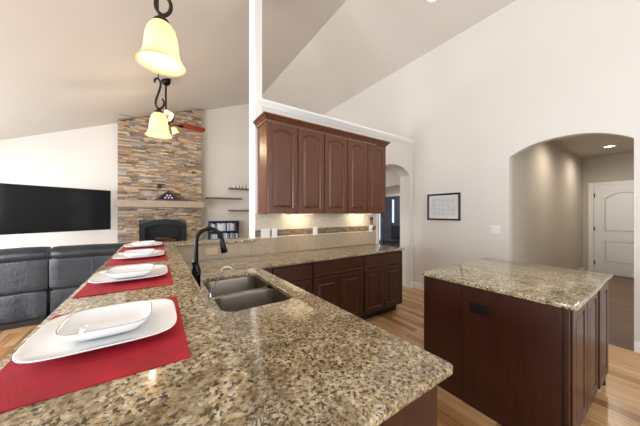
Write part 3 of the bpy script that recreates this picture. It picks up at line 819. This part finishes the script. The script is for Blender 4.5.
for k in range(3):
    ang = math.radians(-110 + 120 * k)
    sx, sy = cx + .115 * math.cos(ang), cy + .115 * math.sin(ang)
    b = MB(); b.tube([(cx, cy, 3.06), (cx + .06 * math.cos(ang), cy + .06 * math.sin(ang), 3.05), (sx, sy, 3.03)], .009, 8); arm = b.build('light_arm', M['bronze'], fan, 60)
    T = Matrix.Rotation(ang, 4, 'Z') @ Matrix.Rotation(math.radians(-25), 4, 'Y')
    b = MB(); prof = [(.062, -.115), (.055, -.10), (.046, -.07), (.042, -.04), (.032, -.012), (.018, 0), (.016, -.003), (.03, -.015), (.039, -.041), (.043, -.07), (.052, -.099), (.059, -.114)]
    b.X = Matrix.Translation((sx, sy, 3.03)) @ T
    b.rings([[(r * math.cos(2 * PI * i / 20), r * math.sin(2 * PI * i / 20), z) for i in range(20)] for r, z in prof + prof[:1]], True, False, False); sh = b.build('lamp_shade', M['shade'], fan, True)
    b = MB(); b.X = Matrix.Translation((sx, sy, 3.03)) @ T; b.lathe([(.008, -.02), (.02, -.05), (.022, -.068), (.012, -.085)], (0, 0, 0), 12); b.build('bulb', M['bulb'], sh, True)
l = bpy.data.lights.new('fan_lamp', 'POINT'); l.energy = 34; l.color = (1, .78, .5); l.shadow_soft_size = .2
o = bpy.data.objects.new('fan_lamp', l); COL.objects.link(o); o.parent = fan; o.location = (0, 0, -.12)

# ------------------------------------------------------------------ stone fireplace
FXa, FXb = -.735, .975; FY = 7.06
fp = thing('stone_fireplace', 'floor to ceiling stacked ledgestone fireplace on the far wall', 'fireplace', (.12, 7.2, 0))
pal = [srgb(*c) for c in ((182, 160, 132), (164, 142, 116), (142, 124, 106), (194, 176, 150), (128, 120, 112), (168, 142, 114), (150, 144, 138), (186, 164, 136), (122, 102, 86), (172, 164, 154), (160, 126, 96), (136, 130, 124))]
b = MB(); lay = b.bm.loops.layers.float_color.new('stone')
BX0, BX1, BZT = -.345, .62, 1.21
z = 0.0
ztop = zl(FXb)
while z < ztop + .02:
    h = random.choice((.026, .032, .038, .044))
    x = FXa
    while x < FXb - .001:
        wdt = random.uniform(.07, .27)
        x2 = min(FXb, x + wdt)
        if FXb - x2 < .06: x2 = FXb
        zc = z + h
        segs = [(x, x2)]
        if z < BZT + .02:
            segs = []
            if x < BX0: segs.append((x, min(x2, BX0)))
            if x2 > BX1: segs.append((max(x, BX1), x2))
        for s0, s1 in segs:
            if s1 - s0 < .01: continue
            zz = min(zc - .003, zl(s0) - .003)
            if zz - z < .008: continue
            n0 = len(b.bm.faces)
            d = random.uniform(-.022, .022)
            b.box(s0 + .0015, s1 - .0015, FY + d, YF - .002, z, zz)
            b.bm.faces.ensure_lookup_table()
            c = random.choice(pal); jj = random.uniform(.9, 1.1)
            for f in list(b.bm.faces)[n0:]:
                for lp in f.loops: lp[lay] = (c[0] * jj, c[1] * jj, c[2] * jj, 1)
        x = x2
    z += h
b.build('stone_facing', M['stone'], fp)
b = MB(); b.box(FXa - .03, FXb + .05, FY - .16, FY + .0, 1.555, 1.715, .008); b.build('mantel_shelf', M['mantel'], fp)
fb = None
b = MB()
n = 18
def archtop(x0, x1, zs, rise): return [(x1 + (x0 - x1) * i / n, zs + rise * (1 - (2 * i / n - 1) ** 2)) for i in range(n + 1)]
outerp = [(BX0 + .01, .35), (BX1 - .01, .35)] + archtop(BX0 + .01, BX1 - .01, 1.15, .12)
innerp = [(BX0 + .11, .42), (BX1 - .11, .42)] + archtop(BX0 + .11, BX1 - .11, 1.06, .085)
f3 = lambda P, y: [(x, y, z) for x, z in P]
b.rings([f3(outerp, FY + .05), f3(outerp, FY - .045), f3(innerp, FY - .045), f3(innerp, FY + .10)], True, False, False)
b.box(BX0 + .001, BX1 - .001, FY + .0, FY + .05, .0, .349)
fb = b.build('firebox_surround', M['firebox'], fp)
b = MB(); b.rings([f3(innerp, FY + .13), f3(innerp, FY + .12)]); b.build('firebox_back', M['firebox'], fp)
for i, (x, zz, r, tilt) in enumerate(((.02, .70, .045, .15), (.22, .71, .04, -.2), (.13, .79, .035, .05))):
    b = MB(); b.X = Matrix.Translation((x, FY + .05, zz)) @ Matrix.Rotation(tilt, 4, 'Y') @ Matrix.Rotation(PI / 2, 4, 'Y')
    b.lathe([(r * .8, -.17), (r, -.15), (r * 1.05, 0), (r * .95, .14), (r * .75, .17)], (0, 0, 0), 12); b.build('fire_log', M['log'], fp, 50)
b = MB(); b.box(BX0 + .15, BX1 - .15, FY + .0, FY + .1, .64, .70); b.build('log_grate', M['firebox'], fp)

# flag case, wall plate on the stone
fz = 1.7155; fcx = .235; fyy = FY - .10
fcs = thing('flag_case', 'triangular wooden case holding a folded navy flag with white stars on the mantel', 'flag case', (fcx, fyy, fz))
tri_o = [(fcx - .31, fz), (fcx + .31, fz), (fcx, fz + .265)]; tri_i = [(fcx - .20, fz + .036), (fcx + .20, fz + .036), (fcx, fz + .212)]
b = MB(); b.rings([f3(tri_o, fyy + .05), f3(tri_o, fyy - .05), f3(tri_i, fyy - .05), f3(tri_i, fyy + .05)], True, False, False); b.rings([f3(tri_o, fyy + .056), f3(tri_o, fyy + .0502)]); b.build('case_frame', M['casewood'], fcs)
b = MB(); b.rings([f3([(x * 1.0, z_) for x, z_ in tri_i], fyy + .045), f3(tri_i, fyy + .0), f3([(fcx + (x - fcx) * .8, fz + .1 + (z_ - fz - .1) * .8) for x, z_ in tri_i], fyy - .02)]); fl = b.build('folded_flag', M['flag'], fcs)
for sx, sz in ((-.07, .075), (.0, .075), (.07, .075), (-.03, .13), (.035, .13)):
    b = MB(); P = []
    for k in range(10):
        r = .026 if k % 2 == 0 else .011; a_ = PI / 2 + k * PI / 5
        P.append((fcx + sx + r * math.cos(a_), fz + sz + r * math.sin(a_)))
    b.prism(P, fyy - .0255, fyy - .0215, 'y'); b.build('star', M['star'], fl)
t = tag(MB().box(.005, .095, FY - .032, FY - .02, 2.01, 2.12, .003).build('outlet_cover', M['iron'], None, None, (.05, FY - .026, 2.01)), 'small brown cover plate on the stone above the flag case', 'outlet')

# ------------------------------------------------------------------ television
TVW, TVH = 1.54, .845
tv = thing('television', 'large flat black television mounted at an angle on the left of the far wall', 'television', (-1.02, 6.78, 1.38))
X = Matrix.Translation((-.835, 6.95, 1.485)) @ Matrix.Rotation(math.radians(32), 4, 'Z')
b = MB(); b.X = X; b.box(-TVW, 0, 0, .045, -TVH / 2, TVH / 2, .006); b.build('case', M['tvcase'], tv)
b = MB(); b.X = X; b.box(-TVW + .012, -.012, -.003, -.0005, -TVH / 2 + .014, TVH / 2 - .012); b.build('screen', M['tv'], tv)
b = MB(); b.box(-1.9, -1.5, YF - .03, YF - .002, 1.2, 1.6); b.tube([(-1.7, YF - .03, 1.4), (-1.5, YF - .25, 1.45), (-1.45, 6.65, 1.48)], .03, 8); b.build('wall_mount', M['tvcase'], tv)

# ------------------------------------------------------------------ sofa (its back towards the kitchen)
sofa = thing('reclining_sofa', 'black leather reclining sofa seen from behind, below the television', 'sofa', (-1.3, 4.95, 0))
def noise3(x, y, z): return .35 * math.sin(x * 23 + math.sin(z * 6) * 1.2) * max(0, .5 - z) * 2 + .6 *( math.sin(x * 5.1 + z * 3.3) * math.sin(y * 4.7 + 1.3) * .5 + math.sin(x * 11.3 + 1.7 * z) * .25 + math.sin(z * 9.1 + x * 2.2) * .25)
def soft_box(name, x0, x1, y0, y1, z0, z1, r, amp, parent, mat):
    b = MB(); nx = max(6, int((x1 - x0) / .05)); nz = max(6, int((z1 - z0) / .05))
    # section rounded in YZ swept in X with end rounding
    sec = []
    rp = rrect(y0, y1, z0, z1, min(r, (y1 - y0) * .48, (z1 - z0) * .48), 6)
    dense = []
    for i, p in enumerate(rp):
        q = rp[(i + 1) % len(rp)]; L = math.dist(p, q); m_ = max(1, int(L / .05))
        for k in range(m_): dense.append((p[0] + (q[0] - p[0]) * k / m_, p[1] + (q[1] - p[1]) * k / m_))
    cy_, cz_ = (y0 + y1) / 2, (z0 + z1) / 2
    R = []
    for i in range(nx + 1):
        s_ = i / nx; x = x0 + (x1 - x0) * s_
        e = min(s_, 1 - s_) * (x1 - x0)
        k = 1 if e > r else math.sqrt(max(0, 1 - (1 - e / r) ** 2)) * .12 + .88
        R.append([(x, cy_ + (y - cy_) * k + amp * noise3(x, y, z), cz_ + (z - cz_) * (1 - (1 - k) * .6) + amp * noise3(x + 3, z, y)) for y, z in dense])
    b.rings(R)
    return b.build(name, mat, parent, 60)
SY = 4.52
for x0, x1 in ((-2.45, -1.165), (-1.15, .02)):
    soft_box('head_cushion', x0 + .02, x1 - .01, SY - .03, SY + .22, .80, .978, .085, .016, sofa, M['leather'])
    bp_ = soft_box('back_panel', x0, x1, SY, SY + .20, .42, .86, .04, .006, sofa, M['leather'])
    soft_box('skirt_panel', x0 + .01, x1 - .01, SY + .01, SY + .16, .07, .44, .04, .02, sofa, M['leather'])
    soft_box('seat_cushion', x0 + .02, x1 - .02, SY + .22, SY + .95, .22, .50, .08, .008, sofa, M['leather'])
    for fx_ in (.35, .68):
        xs = x0 + (x1 - x0) * fx_
        b = MB(); b.tube([(xs, SY - .006, .80), (xs, SY - .008, .64), (xs, SY - .006, .46)], .004, 6); b.build('seam', M['stitch'], bp_)
for xx in (-2.62, .02):
    soft_box('armrest', xx, xx + .18, SY + .05, SY + .98, .07, .62, .08, .008, sofa, M['leather'])
b = MB(); b.box(-2.45, .0, SY + .05, SY + .9, 0, .075); b.build('base', M['toe'], sofa)

# ------------------------------------------------------------------ floating shelves, glasses, media bookcase
def shelf(label, x0, x1, z):
    return tag(MB().box(x0, x1, YF - .20, YF - .001, z - .035, z, .003).build('wall_shelf', M['shelfwood'], None, None, ((x0 + x1) / 2, YF - .1, z - .035)), label, 'shelf', 'floating shelves on the far wall')
shelf('short upper wall shelf carrying a row of small glasses', 1.70, 2.55, 2.135)
shelf('long empty middle wall shelf right of the chimney', 1.10, 2.05, 1.845)
shelf('short lowest wall shelf, empty, above the media bookcase', 1.70, 2.55, 1.505)
gsrc = None
GLS = plain('frosted_glass_cup', srgb(232, 226, 214), .3)
for k in range(6):
    x = 1.85 + k * .10
    if gsrc is None:
        b = MB(); b.lathe([(.022, 0), (.026, .002), (.032, .09), (.030, .09), (.024, .008), (.01, .008)], (x, YF - .11, 2.1355), 16); g = gsrc = b.build('small_glass', GLS, None, 50, (x, YF - .11, 2.1355))
    else:
        g = copy_tree(gsrc); g.location = (x, YF - .11, 2.1355)
    tag(g, 'small frosted glass in the row on the short upper wall shelf', 'glass', 'small glasses on the upper shelf')
BX0_, BX1_ = 1.165, 1.955
bk = thing('media_bookcase', 'low dark blue bookcase full of media cases right of the fireplace', 'bookcase', (1.56, YF - .12, 0))
b = MB()
b.box(BX0_, BX0_ + .025, YF - .22, YF - .004, 0, 1.20); b.box(BX1_ - .025, BX1_, YF - .22, YF - .004, 0, 1.20); b.box(BX0_ + .025, BX1_ - .025, YF - .012, YF - .004, 0, 1.175)
b.build('side_panels', M['bookcase'], bk)
ZS = (.05, .345, .64, .92)
for z in ZS:
    b = MB(); b.box(BX0_ + .026, BX1_ - .026, YF - .215, YF - .013, z - .025, z); b.build('shelf_board', M['bookcase'], bk)
b = MB(); b.box(BX0_ + .026, BX1_ - .026, YF - .22, YF - .013, 1.176, 1.20); b.build('top_board', M['bookcase'], bk)
src = {}
def dvd(x, wd, h, z, mi, label, grp):
    key = (round(wd, 3), round(h, 3), mi)
    if key not in src:
        b = MB(); b.box(x, x + wd - .001, YF - .175, YF - .035, z, z + h, .0015, 1)
        o = src[key] = b.build('media_case', M['dvd'][mi], None, None, (x, YF - .1, z))
    else:
        o = copy_tree(src[key]); o.location = (x, YF - .1, z)
    return tag(o, label, 'media case', grp)
cn = ['white', 'blue', 'dark navy', 'pale blue', 'dusty rose', 'grey']
for row, z, nm in ((0, .9205, 'top shelf'), (1, .6405, 'second shelf'), (2, .3455, 'third shelf')):
    x = BX0_ + .032
    while x < BX1_ - .07:
        wd = random.choice((.018, .03, .045)); mi = random.choice((0, 0, 0, 1, 2, 3, 3, 4, 5))
        h = random.choice((.19, .205, .215))
        dvd(x, wd, h, z, mi, '%s media case spine on the %s of the low bookcase' % (cn[mi], nm), 'media cases on the %s, %s' % (nm, cn[mi]))
        x += wd + (.012 if random.random() < .12 else 0)

# ------------------------------------------------------------------ downlights
def downlight(label, loc, tilt, power, spot=math.radians(110), col=(1, .82, .58)):
    t = thing('recessed_downlight', label, 'ceiling light', loc, 'recessed ceiling lights')
    t.rotation_euler = (0, tilt, 0)
    L = Vector(loc)
    def local(mb, name, mat):
        o = mb.build(name, mat, None, 40); o.parent = t; return o
    b = MB(); b.rings([[(r * math.cos(2 * PI * i / 28), r * math.sin(2 * PI * i / 28), z) for i in range(28)] for r, z in ((.095, 0), (.095, -.004), (.07, -.007), (.068, -.001), (.095, 0))], True, False, False); local(b, 'trim_ring', M['white'])
    b = MB(); b.lathe([(.068, -.004), (.068, -.002)], (0, 0, 0), 28); local(b, 'lens', M['lens'])
    l = bpy.data.lights.new('downlight_lamp', 'SPOT'); l.energy = power; l.color = col; l.spot_size = spot; l.spot_blend = 1.0; l.shadow_soft_size = .05
    o = bpy.data.objects.new('downlight_lamp', l); COL.objects.link(o); o.parent = t; o.location = (0, 0, -.012)
    return t
downlight('round lit downlight in the hall ceiling near the white door', (7.43, .80, HZ), 0, 85, math.radians(172), (1, .90, .76))
downlight('lit downlight in the hall ceiling just beyond the arch', (5.56, .80, HZ), 0, 85, math.radians(172), (1, .90, .76))
downlight('lit recessed light in the sloped ceiling at the top of the photo', (3.30, 2.0, zl(3.30) - .001), math.atan(RS), 60, col=(1, .9, .75))
downlight('unseen downlight added to light the foyer beyond the kitchen doorway', (6.3, 5.6, 2.74), 0, 170, math.radians(150), (1, .95, .9))  # out of view, added to brighten the foyer
# dark chair in the foyer, glimpsed through the doorway
t = thing('foyer_chair', 'dark upholstered chair in the foyer glimpsed through the arched doorway', 'chair', (6.75, 5.55, 0))
b = MB(); b.box(6.5, 7.0, 5.35, 5.80, .38, .50, .03); b.build('seat', M['slatechair'], t)
b = MB(); b.box(6.93, 7.02, 5.35, 5.80, .50, 1.0, .03); b.build('backrest', M['slatechair'], t)
for x in (6.53, 6.97):
    for y in (5.38, 5.77):
        b = MB(); b.tube([(x, y, 0), (x, y, .385)], [.014, .02], 8); b.build('leg', M['black'], t)
